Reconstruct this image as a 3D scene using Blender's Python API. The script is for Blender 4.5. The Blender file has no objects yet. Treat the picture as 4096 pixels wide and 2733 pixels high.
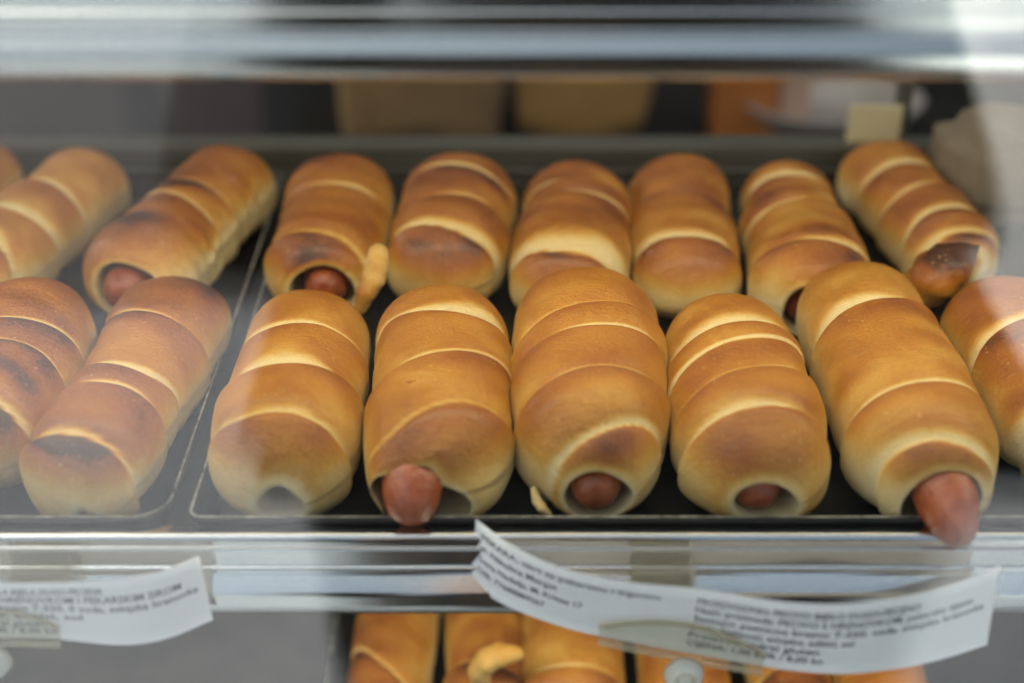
import bpy, bmesh, math, random
import numpy as np
from mathutils import Vector, Matrix
R = math.radians
sc = bpy.context.scene
C = sc.collection

# ------------------------------------------------------------------ camera
cam_d = bpy.data.cameras.new('camera'); cam = bpy.data.objects.new('camera', cam_d); C.objects.link(cam)
cam.location = (0.0, -0.44, 0.35); cam.rotation_euler = (R(60), 0, 0)
cam_d.sensor_width = 36; cam_d.lens = 50; cam_d.clip_start = 0.02; cam_d.clip_end = 400
cam_d.dof.use_dof = True; cam_d.dof.focus_distance = 0.612; cam_d.dof.aperture_fstop = 3.1
cam_d.dof.aperture_blades = 0
sc.camera = cam

# ------------------------------------------------------------------ daylight
SUN_EL, SUN_AZ = 50, 302           # azimuth the sun stands at, clockwise from +y
w = bpy.data.worlds.new('World'); sc.world = w; w.use_nodes = True
nt = w.node_tree; bg = nt.nodes['Background']
sky = nt.nodes.new('ShaderNodeTexSky'); sky.sky_type = 'NISHITA'; sky.sun_disc = False
sky.sun_elevation = R(SUN_EL); sky.sun_rotation = R(SUN_AZ); sky.air_density = 0.7; sky.dust_density = 9.0; sky.ozone_density = 0.4
hs = nt.nodes.new('ShaderNodeHueSaturation'); hs.inputs['Saturation'].default_value = 0.75          # thin white cloud
nt.links.new(sky.outputs[0], hs.inputs['Color']); nt.links.new(hs.outputs[0], bg.inputs[0]); bg.inputs[1].default_value = 0.21
sd = bpy.data.lights.new('sun', 'SUN'); sd.energy = 3.0; sd.angle = R(6); sd.color = (1.0, 0.95, 0.88)
sun = bpy.data.objects.new('sun', sd); C.objects.link(sun)
sv = Vector((math.sin(R(SUN_AZ)) * math.cos(R(SUN_EL)), math.cos(R(SUN_AZ)) * math.cos(R(SUN_EL)), math.sin(R(SUN_EL))))
sun.rotation_euler = sv.to_track_quat('Z', 'Y').to_euler()
# the case's own warm lamp strip hangs under the upper shelf (its tube is built with the case)
ld = bpy.data.lights.new('strip_light', 'AREA'); ld.shape = 'RECTANGLE'; ld.size = 0.95; ld.size_y = 0.05
ld.energy = 0.385; ld.color = (1.0, 0.88, 0.68)
lo = bpy.data.objects.new('strip_light', ld); C.objects.link(lo)
lo.location = (0, 0.068, 0.188); lo.rotation_euler = (R(8), 0, 0)
ld2 = ld.copy(); ld2.energy = 0.42; lo2 = bpy.data.objects.new('strip_light', ld2); C.objects.link(lo2)
lo2.location = (0, 0.055, -0.028); lo2.rotation_euler = (R(20), 0, 0)
# ceiling lamp of the shop behind the case
rd = bpy.data.lights.new('room_light', 'AREA'); rd.shape = 'RECTANGLE'; rd.size = 1.2; rd.size_y = 0.5
rd.energy = 2.5; rd.color = (1.0, 0.90, 0.78)
ro = bpy.data.objects.new('room_light', rd); C.objects.link(ro); ro.location = (0.1, 0.75, 0.93)
sc.view_settings.view_transform = 'Standard'; sc.view_settings.look = 'None'
sc.view_settings.exposure = 1.33; sc.view_settings.gamma = 1; sc.view_settings.use_curve_mapping = False
sc.render.engine = 'CYCLES'; sc.cycles.max_bounces = 10; sc.cycles.transparent_max_bounces = 12
sc.cycles.sample_clamp_indirect = 4; sc.cycles.use_denoising = True

# ------------------------------------------------------------------ materials
def mat(name, base=(0.5, 0.5, 0.5), rough=0.5, metal=0.0, spec=0.5):
    m = bpy.data.materials.new(name); m.use_nodes = True
    b = m.node_tree.nodes['Principled BSDF']
    b.inputs['Base Color'].default_value = (*base, 1); b.inputs['Roughness'].default_value = rough
    b.inputs['Metallic'].default_value = metal; b.inputs['Specular IOR Level'].default_value = spec
    return m, m.node_tree, b
def N(t, k, **kw):
    n = t.nodes.new(k)
    for a, v in kw.items():
        if a in n.inputs: n.inputs[a].default_value = v
        else: setattr(n, a, v)
    return n
def ramp(t, stops, fac):
    r = t.nodes.new('ShaderNodeValToRGB'); e = r.color_ramp.elements
    while len(e) < len(stops): e.new(0.5)
    for el, (p, c) in zip(e, stops): el.position = p; el.color = (*c, 1)
    t.links.new(fac, r.inputs[0]); return r.outputs[0]
def math_(t, op, a, b=None, c=None):
    n = t.nodes.new('ShaderNodeMath'); n.operation = op
    for i, v in enumerate((a, b, c)):
        if v is None: continue
        if isinstance(v, (int, float)): n.inputs[i].default_value = v
        else: t.links.new(v, n.inputs[i])
    return n.outputs[0]
def noisy(name, c1, c2, scale=8.0, rough=0.6, metal=0, stretch=(1, 1, 1), bump=0.0, detail=6, spec=0.5, bdist=0.001, rr=None):
    m, t, b = mat(name, c1, rough, metal, spec)
    tc = N(t, 'ShaderNodeTexCoord'); mp = N(t, 'ShaderNodeMapping'); mp.inputs['Scale'].default_value = stretch
    t.links.new(tc.outputs['Object'], mp.inputs[0])
    nz = N(t, 'ShaderNodeTexNoise', Scale=scale, Detail=detail, Roughness=0.6); t.links.new(mp.outputs[0], nz.inputs['Vector'])
    t.links.new(ramp(t, [(0.3, c1), (0.7, c2)], nz.outputs['Fac']), b.inputs['Base Color'])
    if rr:
        mr = N(t, 'ShaderNodeMapRange'); mr.inputs['To Min'].default_value = rr[0]; mr.inputs['To Max'].default_value = rr[1]
        mr.inputs['From Min'].default_value = 0.3; mr.inputs['From Max'].default_value = 0.7
        t.links.new(nz.outputs['Fac'], mr.inputs[0]); t.links.new(mr.outputs[0], b.inputs['Roughness'])
    if bump:
        bp = N(t, 'ShaderNodeBump', Strength=bump, Distance=bdist); t.links.new(nz.outputs['Fac'], bp.inputs['Height']); t.links.new(bp.outputs[0], b.inputs['Normal'])
    return m

def crust_material():
    m, t, b = mat('bread_crust', rough=0.5)
    at = N(t, 'ShaderNodeAttribute', attribute_name='crust'); uv = N(t, 'ShaderNodeUVMap', uv_map='UVMap')
    tc = N(t, 'ShaderNodeTexCoord')
    oi = N(t, 'ShaderNodeObjectInfo')
    ofs = N(t, 'ShaderNodeVectorMath', operation='ADD'); t.links.new(tc.outputs['Object'], ofs.inputs[0])
    sc_ = N(t, 'ShaderNodeVectorMath', operation='SCALE'); t.links.new(oi.outputs['Location'], sc_.inputs[0]); sc_.inputs['Scale'].default_value = 3.7
    t.links.new(sc_.outputs[0], ofs.inputs[1])
    P = ofs.outputs[0]
    def nz(vec, scale, detail, rough=0.6, dist=0.0):
        n = N(t, 'ShaderNodeTexNoise', Scale=scale, Detail=detail, Roughness=rough, Distortion=dist); t.links.new(vec, n.inputs['Vector']); return n.outputs['Fac']
    mp = N(t, 'ShaderNodeMapping'); mp.inputs['Scale'].default_value = (5.0, 1.0, 1.0); t.links.new(uv.outputs[0], mp.inputs[0])
    streak = nz(mp.outputs[0], 130, 5, 0.65, 0.6)          # fine wrinkles running round the roll
    streak2 = nz(mp.outputs[0], 420, 3, 0.6, 0.4)
    blot = nz(P, 55, 6, 0.62, 0.9)
    fine = nz(P, 900, 3, 0.6)
    f = math_(t, 'MULTIPLY_ADD', math_(t, 'SUBTRACT', blot, 0.5), 0.36, at.outputs['Fac'])
    f = math_(t, 'MULTIPLY_ADD', math_(t, 'SUBTRACT', streak, 0.5), 0.16, f)
    f = math_(t, 'MULTIPLY_ADD', math_(t, 'SUBTRACT', fine, 0.5), 0.30, f)
    # the noise only shows where there is crust to brown
    wgt = N(t, 'ShaderNodeMapRange'); wgt.inputs['From Min'].default_value = 0.02; wgt.inputs['From Max'].default_value = 0.35
    wgt.inputs['To Min'].default_value = 0.25; t.links.new(at.outputs['Fac'], wgt.inputs[0])
    mix = N(t, 'ShaderNodeMix'); t.links.new(wgt.outputs[0], mix.inputs[0]); t.links.new(at.outputs['Fac'], mix.inputs[2]); t.links.new(f, mix.inputs[3])
    col = ramp(t, [(0.0, (0.78, 0.64, 0.36)), (0.14, (0.73, 0.50, 0.19)), (0.34, (0.62, 0.330, 0.062)), (0.54, (0.49, 0.198, 0.022)),
                   (0.74, (0.37, 0.118, 0.015)), (0.90, (0.25, 0.068, 0.010)), (1.0, (0.075, 0.022, 0.008))], mix.outputs[0])
    # tiny pale blisters
    vo = N(t, 'ShaderNodeTexVoronoi', Scale=430); t.links.new(P, vo.inputs['Vector'])
    cell = N(t, 'ShaderNodeSeparateColor'); t.links.new(vo.outputs['Color'], cell.inputs[0])
    rad = math_(t, 'MULTIPLY', math_(t, 'GREATER_THAN', cell.outputs[0], 0.70), math_(t, 'MULTIPLY_ADD', cell.outputs[1], 0.22, 0.10))
    spot = math_(t, 'LESS_THAN', vo.outputs['Distance'], rad)
    gate = N(t, 'ShaderNodeMapRange'); gate.inputs['From Min'].default_value = 0.46; gate.inputs['From Max'].default_value = 0.60; t.links.new(nz(P, 42, 3), gate.inputs[0])
    spot = math_(t, 'MULTIPLY', math_(t, 'MULTIPLY', spot, gate.outputs[0]), 0.60)
    mc = N(t, 'ShaderNodeMix', data_type='RGBA'); t.links.new(spot, mc.inputs[0]); t.links.new(col, mc.inputs[6]); mc.inputs[7].default_value = (0.66, 0.40, 0.13, 1)
    t.links.new(mc.outputs[2], b.inputs['Base Color'])
    rg = N(t, 'ShaderNodeMapRange'); rg.inputs['From Max'].default_value = 0.7; rg.inputs['To Min'].default_value = 0.62; rg.inputs['To Max'].default_value = 0.28
    t.links.new(f, rg.inputs[0]); t.links.new(rg.outputs[0], b.inputs['Roughness'])
    b.inputs['Specular IOR Level'].default_value = 0.55
    ct = N(t, 'ShaderNodeMapRange'); ct.inputs['From Min'].default_value = 0.35; ct.inputs['From Max'].default_value = 0.85; ct.inputs['To Max'].default_value = 0.24      # egg wash where it browned
    t.links.new(f, ct.inputs[0]); t.links.new(ct.outputs[0], b.inputs['Coat Weight']); b.inputs['Coat Roughness'].default_value = 0.22
    b.inputs['Subsurface Weight'].default_value = 0.12; b.inputs['Subsurface Radius'].default_value = (1.0, 0.45, 0.18); b.inputs['Subsurface Scale'].default_value = 0.004
    h = math_(t, 'ADD', math_(t, 'MULTIPLY', streak, 0.30), math_(t, 'ADD', math_(t, 'MULTIPLY', streak2, 0.22), math_(t, 'ADD', math_(t, 'MULTIPLY', blot, 0.7), math_(t, 'MULTIPLY', fine, 0.14))))
    h = math_(t, 'ADD', h, math_(t, 'MULTIPLY', spot, 0.35))
    bp = N(t, 'ShaderNodeBump', Strength=1.0, Distance=0.0024); t.links.new(h, bp.inputs['Height']); t.links.new(bp.outputs[0], b.inputs['Normal'])
    return m
def sausage_material():
    m, t, b = mat('sausage_skin', (0.33, 0.075, 0.024), 0.22)
    tc = N(t, 'ShaderNodeTexCoord')
    n1 = N(t, 'ShaderNodeTexNoise', Scale=140, Detail=5, Roughness=0.6); t.links.new(tc.outputs['Object'], n1.inputs['Vector'])
    t.links.new(ramp(t, [(0.25, (0.20, 0.040, 0.013)), (0.52, (0.32, 0.075, 0.025)), (0.80, (0.42, 0.125, 0.048))], n1.outputs['Fac']), b.inputs['Base Color'])
    n2 = N(t, 'ShaderNodeTexNoise', Scale=420, Detail=4); t.links.new(tc.outputs['Object'], n2.inputs['Vector'])
    bp = N(t, 'ShaderNodeBump', Strength=0.4, Distance=0.0016); t.links.new(math_(t, 'ADD', n2.outputs['Fac'], n1.outputs['Fac']), bp.inputs['Height']); t.links.new(bp.outputs[0], b.inputs['Normal'])
    b.inputs['Subsurface Weight'].default_value = 0.1; b.inputs['Subsurface Radius'].default_value = (1, 0.3, 0.15); b.inputs['Subsurface Scale'].default_value = 0.003
    return m
def glass_material():
    m = bpy.data.materials.new('front_glass'); m.use_nodes = True; t = m.node_tree; t.nodes.remove(t.nodes['Principled BSDF'])
    out = t.nodes['Material Output']; fr = N(t, 'ShaderNodeFresnel'); ge = N(t, 'ShaderNodeNewGeometry')
    t.links.new(math_(t, 'MULTIPLY_ADD', ge.outputs['Backfacing'], 1 / 1.52 - 1.52, 1.52), fr.inputs['IOR'])      # the pane's far face reflects like its near face
    tr = N(t, 'ShaderNodeBsdfTransparent'); tr.inputs[0].default_value = (0.975, 0.99, 0.98, 1)
    gl = N(t, 'ShaderNodeBsdfGlossy', Roughness=0.0); mx = N(t, 'ShaderNodeMixShader')
    t.links.new(fr.outputs[0], mx.inputs[0]); t.links.new(tr.outputs[0], mx.inputs[1]); t.links.new(gl.outputs[0], mx.inputs[2]); t.links.new(mx.outputs[0], out.inputs[0])
    return m
def plastic_material(name, lo, hi, col):
    m = bpy.data.materials.new(name); m.use_nodes = True; t = m.node_tree; b = t.nodes['Principled BSDF']
    b.inputs['Base Color'].default_value = (*col, 1); b.inputs['Roughness'].default_value = 0.2
    out = t.nodes['Material Output']; tr = N(t, 'ShaderNodeBsdfTransparent'); tr.inputs[0].default_value = (0.95, 0.94, 0.90, 1)
    lw = N(t, 'ShaderNodeLayerWeight', Blend=0.4); mx = N(t, 'ShaderNodeMixShader')
    t.links.new(math_(t, 'MULTIPLY_ADD', lw.outputs['Facing'], hi, lo), mx.inputs[0])
    t.links.new(tr.outputs[0], mx.inputs[1]); t.links.new(b.outputs[0], mx.inputs[2]); t.links.new(mx.outputs[0], out.inputs[0])
    return m
M = dict(
    crust=crust_material(), sausage=sausage_material(), glass=glass_material(), plastic=plastic_material('frosted_plastic', 0.12, 0.20, (0.60, 0.60, 0.54)), clear=plastic_material('clear_plastic', 0.02, 0.06, (0.70, 0.68, 0.56)), edge=plastic_material('plastic_edge', 0.30, 0.35, (0.80, 0.72, 0.52)),
    tray=noisy('black_tray_enamel', (0.006, 0.006, 0.005), (0.013, 0.0125, 0.010), 60, 0.42, spec=0.3, bump=0.25, rr=(0.32, 0.6)),
    worn=noisy('worn_tray_edge', (0.03, 0.03, 0.03), (0.62, 0.62, 0.60), 160, 0.35, 0.6, stretch=(1, 1, 1), bump=0.2, detail=8),
    alu=noisy('brushed_aluminium', (0.54, 0.55, 0.555), (0.63, 0.64, 0.645), 900, 0.22, 1.0, stretch=(0.004, 1, 1), bump=0.015, bdist=0.0003, rr=(0.09, 0.16)),
    steel=noisy('dull_steel', (0.13, 0.135, 0.12), (0.20, 0.205, 0.19), 200, 0.42, 0.7, stretch=(0.05, 1, 1), bump=0.05),
    darksteel=noisy('dark_shelf', (0.035, 0.035, 0.033), (0.06, 0.06, 0.055), 40, 0.5, 0.2),
    case_white=noisy('case_enamel', (0.55, 0.56, 0.56), (0.62, 0.62, 0.61), 20, 0.5),
    awning=noisy('awning_cloth', (0.26, 0.28, 0.25), (0.31, 0.33, 0.30), 12, 0.9),
    paper=noisy('white_paper', (0.90, 0.91, 0.95), (0.93, 0.94, 0.97), 220, 0.75, bump=0.05),
    ink=mat('black_ink', (0.07, 0.078, 0.10), 0.7)[0],
    pavement=noisy('pale_paving', (0.145, 0.157, 0.178), (0.195, 0.207, 0.228), 2.2, 0.8),
    road=noisy('asphalt', (0.045, 0.045, 0.05), (0.075, 0.075, 0.08), 0.8, 0.85),
    render=noisy('pale_reflector', (0.68, 0.69, 0.69), (0.76, 0.77, 0.77), 3, 0.85),
    coat=noisy('dark_coat', (0.006, 0.006, 0.007), (0.010, 0.010, 0.012), 40, 0.9, spec=0.15),
    skin=noisy('skin', (0.40, 0.22, 0.15), (0.46, 0.26, 0.18), 60, 0.5),
    hair=mat('dark_hair', (0.02, 0.014, 0.01), 0.6)[0],
    wall=noisy('shop_wall', (0.045, 0.034, 0.032), (0.06, 0.046, 0.043), 5, 0.8),
    darkwall=noisy('dark_wood', (0.003, 0.0028, 0.002), (0.007, 0.006, 0.0045), 9, 0.6, stretch=(1, 1, 8)),
    kraft=noisy('brown_paper', (0.20, 0.125, 0.052), (0.29, 0.18, 0.080), 14, 0.85, bump=0.6, bdist=0.01),
    tan=noisy('tan_cloth', (0.34, 0.19, 0.055), (0.42, 0.24, 0.075), 18, 0.9),
    orange=noisy('orange_carton', (0.40, 0.125, 0.018), (0.48, 0.165, 0.03), 12, 0.6),
    amber=noisy('amber_carton', (0.22, 0.10, 0.012), (0.30, 0.14, 0.02), 12, 0.6),
    peach=noisy('peach_carton', (0.55, 0.36, 0.26), (0.62, 0.42, 0.32), 12, 0.6),
    porcelain=mat('porcelain', (0.36, 0.34, 0.33), 0.3)[0], whiteplastic=mat('white_plastic', (0.78, 0.77, 0.72), 0.35)[0],
    cream=noisy('cream_card', (0.62, 0.55, 0.36), (0.66, 0.58, 0.40), 20, 0.8),
    beige=noisy('beige_paper', (0.14, 0.11, 0.075), (0.20, 0.16, 0.115), 22, 0.85, bump=0.8, bdist=0.008),
    lamp=mat('lamp_diffuser', (0.8, 0.75, 0.6), 0.5)[0],
)
# thin paper lets some light through
t_ = M['paper'].node_tree; b_ = t_.nodes['Principled BSDF']; tl_ = N(t_, 'ShaderNodeBsdfTranslucent'); tl_.inputs[0].default_value = (0.86, 0.88, 0.93, 1)
mx_ = N(t_, 'ShaderNodeMixShader'); mx_.inputs[0].default_value = 0.06; t_.links.new(b_.outputs[0], mx_.inputs[1]); t_.links.new(tl_.outputs[0], mx_.inputs[2])
t_.links.new(mx_.outputs[0], t_.nodes['Material Output'].inputs[0])
lb_ = M['lamp'].node_tree.nodes['Principled BSDF']; lb_.inputs['Emission Color'].default_value = (1, 0.86, 0.62, 1); lb_.inputs['Emission Strength'].default_value = 2.2

# ------------------------------------------------------------------ helpers
def tag(o, label=None, cat=None, group=None, kind=None):
    if label: o['label'] = label
    if cat: o['category'] = cat
    if group: o['group'] = group
    if kind: o['kind'] = kind
    return o
def empty(name, loc):
    o = bpy.data.objects.new(name, None); o.location = loc; o.empty_display_size = 0.02; C.objects.link(o); return o
def link(name, me, m, parent=None, smooth=True):
    o = bpy.data.objects.new(name, me); C.objects.link(o)
    if m: me.materials.append(m)
    if smooth: me.polygons.foreach_set('use_smooth', [True] * len(me.polygons))
    if parent:
        o.parent = parent
        if parent.parent is None: o.location = -parent.location      # every mesh is written in world metres
        else: o.location = (0, 0, 0)
    return o
def raw(name, v, f, m, parent=None, smooth=True):
    me = bpy.data.meshes.new(name); me.from_pydata([tuple(map(float, p)) for p in v], [], f); me.update()
    return link(name, me, m, parent, smooth)
def bm_obj(name, bm, m, parent=None, smooth=False):
    bmesh.ops.recalc_face_normals(bm, faces=bm.faces)
    me = bpy.data.meshes.new(name); bm.to_mesh(me); bm.free(); return link(name, me, m, parent, smooth)
def box(name, lo, hi, m, parent=None, bevel=0.0, rot=None):
    bm = bmesh.new(); bmesh.ops.create_cube(bm, size=1)
    c = [(a + b) / 2 for a, b in zip(lo, hi)]; s = [b - a for a, b in zip(lo, hi)]
    for v in bm.verts: v.co = Vector((v.co.x * s[0], v.co.y * s[1], v.co.z * s[2]))
    if bevel: bmesh.ops.bevel(bm, geom=bm.edges[:], offset=bevel, segments=3, affect='EDGES', profile=0.5)
    mx = Matrix.Translation(c) @ (Matrix.Rotation(rot, 4, 'Z') if rot else Matrix.Identity(4))
    bm.transform(mx); return bm_obj(name, bm, m, parent)
def extrude_x(name, prof, x0, x1, m, parent=None, n=1):
    xs = np.linspace(x0, x1, n + 1); k = len(prof)
    v = [(x, y, z) for x in xs for (y, z) in prof]
    f = [(i * k + j, i * k + (j + 1) % k, (i + 1) * k + (j + 1) % k, (i + 1) * k + j) for i in range(n) for j in range(k)]
    f += [tuple(range(k))[::-1], tuple(n * k + j for j in range(k))]
    return raw(name, v, f, m, parent, smooth=False)
def tube(pts, rad, ns=14, flat=1.0):
    """tapered tube along points -> verts, faces"""
    P = [Vector(p) for p in pts]; v = []; f = []
    for i, p in enumerate(P):
        t = (P[min(i + 1, len(P) - 1)] - P[max(i - 1, 0)]).normalized()
        a = t.cross(Vector((0, 0, 1))); a = a.normalized() if a.length > 1e-4 else Vector((1, 0, 0)); b = a.cross(t).normalized()
        for k in range(ns):
            th = 2 * math.pi * k / ns; v.append(p + (a * math.cos(th) + b * math.sin(th) * flat) * rad[i])
    for i in range(len(P) - 1):
        for k in range(ns): f.append((i * ns + k, i * ns + (k + 1) % ns, (i + 1) * ns + (k + 1) % ns, (i + 1) * ns + k))
    f += [tuple(range(ns))[::-1], tuple((len(P) - 1) * ns + k for k in range(ns))]
    return v, f

# ---------------------------------------------------------------- roll shape
def sstep(a, b, x):
    t = np.clip((x - a) / (b - a), 0, 1)
    return t * t * (3 - 2 * t)

def lump(rng, s, th, n=5, fs=3.0, ft=3):
    out = np.zeros(np.broadcast(s, th).shape)
    for _ in range(n):
        k = rng.integers(0, ft + 1)
        out = out + rng.normal() * np.sin(s * fs * (0.5 + rng.random()) * 2 * np.pi + rng.random() * 6.28 + k * th * rng.choice([-1, 1]))
    return out / n ** 0.5

def roll_grid(p, ns=60, nt=48):
    """rows of rings from the back tip to the front end (and into the opening)"""
    rng = np.random.default_rng(p.get('seed', 1))
    A = np.array(p['A'], float); B = np.array(p['B'], float)
    wb, wm, wf = p['w']; hk = p.get('hk', 0.80); z0 = p.get('z0', 0.004)
    L = np.hypot(*(B - A)); d = (B - A) / L; n = np.array([-d[1], d[0]])      # n points to the picture's right when d points to the viewer
    lb = 0.46 * wb; lf = p.get('lf', 0.46) * wf
    nb = max(10, ns // 8); nf = max(12, ns // 8); ntun = 8
    fb = np.linspace(0, 1, nb)[:-1]; ff = np.linspace(0, 1, nf)[1:]
    body = np.linspace(lb, L - lf, ns)
    a = np.concatenate([lb * (1 - np.cos(fb * np.pi / 2)), body, L - lf + lf * np.sin(ff * np.pi / 2)])
    wt_b = np.concatenate([1 - np.sin(fb * np.pi / 2) ** 0.9, np.zeros(ns + len(ff))])
    wt_f = np.concatenate([np.zeros(len(fb) + ns), 1 - np.cos(ff * np.pi / 2)])
    hole = p.get('hole')
    if hole:
        tun = np.linspace(0, 1, ntun + 1)[1:]
        a = np.concatenate([a, L - 0.026 * tun]); wt_b = np.concatenate([wt_b, 0 * tun]); wt_f = np.concatenate([wt_f, 1 + 0 * tun])
    s = (a / L)[:, None]; th = np.linspace(0, 2 * np.pi, nt, endpoint=False)[None, :]
    W = wb * (1 - s) * (1 - 2 * s) + 4 * wm * s * (1 - s) + wf * s * (2 * s - 1)
    H = hk * (0.5 * W + 0.5 * wm)
    c = np.cos(th); sn = np.sin(th)
    sx = np.sign(c) * np.abs(c) ** 0.92 * W / 2
    sz = H * np.where(sn > 0, 0.46 + 0.54 * sn, 0.46 - 0.46 * np.abs(sn) ** 0.6)
    # creases
    al = a[:, None]; top = 0 * al * th; pale = 0 * top; seg = np.ones_like(top); lastc = 0 * top - 1
    dip = 0 * top
    pass
    for (cp, slant, dep, band) in p.get('creases', []):
        wob = lump(rng, s * 0 + 0.3, th, 5, 1, 3) * 0.0017
        x = al - (cp * L + slant * c * W / 2 + wob)
        x = x + lump(rng, s * 0, th, 3, 1, 5) * 0.0006
        dip = np.maximum(dip, 1.9 * dep * np.where(x < 0, 0.60 * np.exp(x / 0.010) + 0.45 * np.exp(-(x / (0.5 * band + 0.0018)) ** 2), np.exp(-(np.maximum(x, 0) / 0.0020) ** 1.5)))
        bb = 0.62 * band * (1 + 0.45 * lump(rng, s * 0, th, 3, 1, 3))
        bb = np.maximum(bb, 0.0015)
        pale = np.maximum(pale, np.where(x < 0, sstep(-bb * 1.5, -bb * 0.45, x), 1 - sstep(0.0, 0.0012, x)) * min(1, dep / 0.03 + 0.35))
        lastc = np.where(x > 0, np.maximum(lastc, al - x), lastc)
    segk = 0 * top; segn = 0 * top
    for (cp, slant, dep, band) in p.get('creases', []):
        on = sstep(-0.0006, 0.0022, al - (cp * L + slant * c * W / 2)); k1, k2 = rng.normal() * 0.020, rng.normal() * 0.0011
        segk = segk * (1 - on) + k1 * on; segn = segn * (1 - on) + k2 * on
    since = np.where(lastc < 0, al, al - lastc)
    start = np.exp(-np.maximum(since - 0.002, 0) / 0.016)
    scale = (1 - dip) * (1 + 0.017 * lump(rng, s, th, 6, 2.0, 3) + 0.008 * lump(rng, s, th, 6, 6.0, 5))
    if p.get('torn'):
        tw = np.exp(-(((th + np.pi) % (2 * np.pi) - np.pi - 0.05) / 0.45) ** 2) * sstep(0.15, 0.3, s) * (1 - sstep(0.8, 0.95, s))
        scale = scale + p['torn'] * tw * (lump(rng, s, th, 9, 14, 14) - 0.8)
    scale = scale + segk + 0.034 * sstep(0, 0.003, since) * np.exp(-since / 0.014) * (lastc >= 0)
    sx = sx * scale; sz = 0.46 * H + (sz - 0.46 * H) * scale
    sx = sx + segn * (1 - wt_f[:, None])
    # ends
    sx = sx * (1 - wt_b[:, None]); sz = sz * (1 - wt_b[:, None]) + 0.44 * H * wt_b[:, None]
    if hole:
        hx, hz, hr = hole[:3]; hy = hole[3] if len(hole) > 3 else 1.0
        rr = hr * (1 + 0.13 * lump(rng, s * 0, th, 4, 1, 4))
        if len(hole) > 4: rr = rr * (1 + hole[5] * np.maximum(0, np.cos(th - np.radians(hole[4]))) ** 3)
        rx, rz = hx + rr * c, np.maximum(hz + rr * sn * hy, 0.0015)
    else:
        rx, rz = 0 * top + p.get('tuck', (0, 0.35))[0], 0 * top + p.get('tuck', (0, 0.35))[1] * H
    wf_ = wt_f[:, None]
    sx = sx * (1 - wf_) + rx * wf_; sz = sz * (1 - wf_) + rz * wf_
    bend = p.get('bend', 0.0) * 4 * s * (1 - s)
    lift = p.get('lift', 0.0) * (1 - s)
    sx = sx + bend
    P = np.empty(top.shape + (3,))
    P[..., 0] = A[0] + d[0] * al + n[0] * sx
    P[..., 1] = A[1] + d[1] * al + n[1] * sx
    P[..., 2] = z0 + np.maximum(sz, 0) + lift
    # baking: brown where the dough faced the heat, pale where it was covered or stretched open
    up = np.clip((sz / H - 0.40) / 0.55, 0, 1)
    vert = (0.07 + 0.97 * sstep(-0.04, 0.80, up)) * (1 - 0.25 * wt_f[:, None] - 0.1 * wt_b[:, None])
    br = 1.0 * p.get('brown', 0.62)
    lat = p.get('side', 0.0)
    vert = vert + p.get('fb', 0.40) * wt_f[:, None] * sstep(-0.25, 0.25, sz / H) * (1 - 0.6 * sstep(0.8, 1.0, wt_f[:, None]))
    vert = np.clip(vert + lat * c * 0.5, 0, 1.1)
    cr = vert * br * (0.80 + 0.32 * start + 0.13 * lump(rng, s, th, 6, 2.2, 3) + 0.09 * lump(rng, s, th, 8, 5, 5))
    cr = cr + br * p.get('ends', 0.25) * (np.exp(-al / 0.02) + 0.6 * np.exp(-(L - al) / 0.015)) * sstep(0.2, 0.7, up + 0.2)
    for (ps, pt, rs, rt, am) in p.get('patches', []):
        dt = (th - np.radians(pt) + np.pi) % (2 * np.pi) - np.pi
        e = ((s - ps) * L / rs) ** 2 + (dt * W / 2 / rt) ** 2
        e = e * np.clip(1 + 0.45 * lump(rng, s, th, 4, 5, 4), 0.35, 3)
        cr = cr + 0.95 * am * np.exp(-e)
    cr = cr * (1 - 0.90 * pale)
    if hole:
        inner = np.clip((a - (L - 0.001)) * 0, 0, 1)[:, None]
        k = len(a) - ntun
        cr[k:] *= 0.0
        cr[k - 3:k] *= np.array([0.7, 0.45, 0.2])[:, None]
    uv = np.empty(top.shape + (2,)); uv[..., 0] = al + 0 * th; uv[..., 1] = th * wm / 2 + 0 * al
    return P, np.clip(cr, 0, 1.25), uv

# ------------------------------------------------------------------ street in front of the window (what the glass and the rails mirror)
def sheet(name, x0, x1, y0, y1, z, m):
    return tag(raw(name, [(x0, y0, z), (x1, y0, z), (x1, y1, z), (x0, y1, z)], [(0, 1, 2, 3)], m, smooth=False), kind='structure')
GZ = -1.15
sheet('ground', -150, 150, -200, 100, GZ - 0.13, M['road'])
tag(box('pavement', (-40, -2.45, GZ - 0.125), (40, 3.0, GZ), M['pavement']), kind='structure')

tag(box('pavement', (-40, -60, GZ - 0.125), (40, -5.7, GZ), M['pavement']), kind='structure')
tag(box('wall', (0.86, -2.5, GZ + 0.002), (3.2, -2.2, -0.20), M['render']), 'low pale rendered wall out in the street, mirrored at the right of the glass', 'wall')  # added out of view so the glass mirrors a bright strip on its right

# shop room round the case: only what darkens the view behind the shelf
tag(box('wall', (-1.6, 1.30, GZ), (1.6, 1.40, 1.0), M['wall']), 'dim grey brown wall of the shop behind the display case', 'wall')
tag(box('ceiling', (-1.6, 0.37, 1.0), (1.6, 1.40, 1.05), M['wall']), kind='structure')

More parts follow.
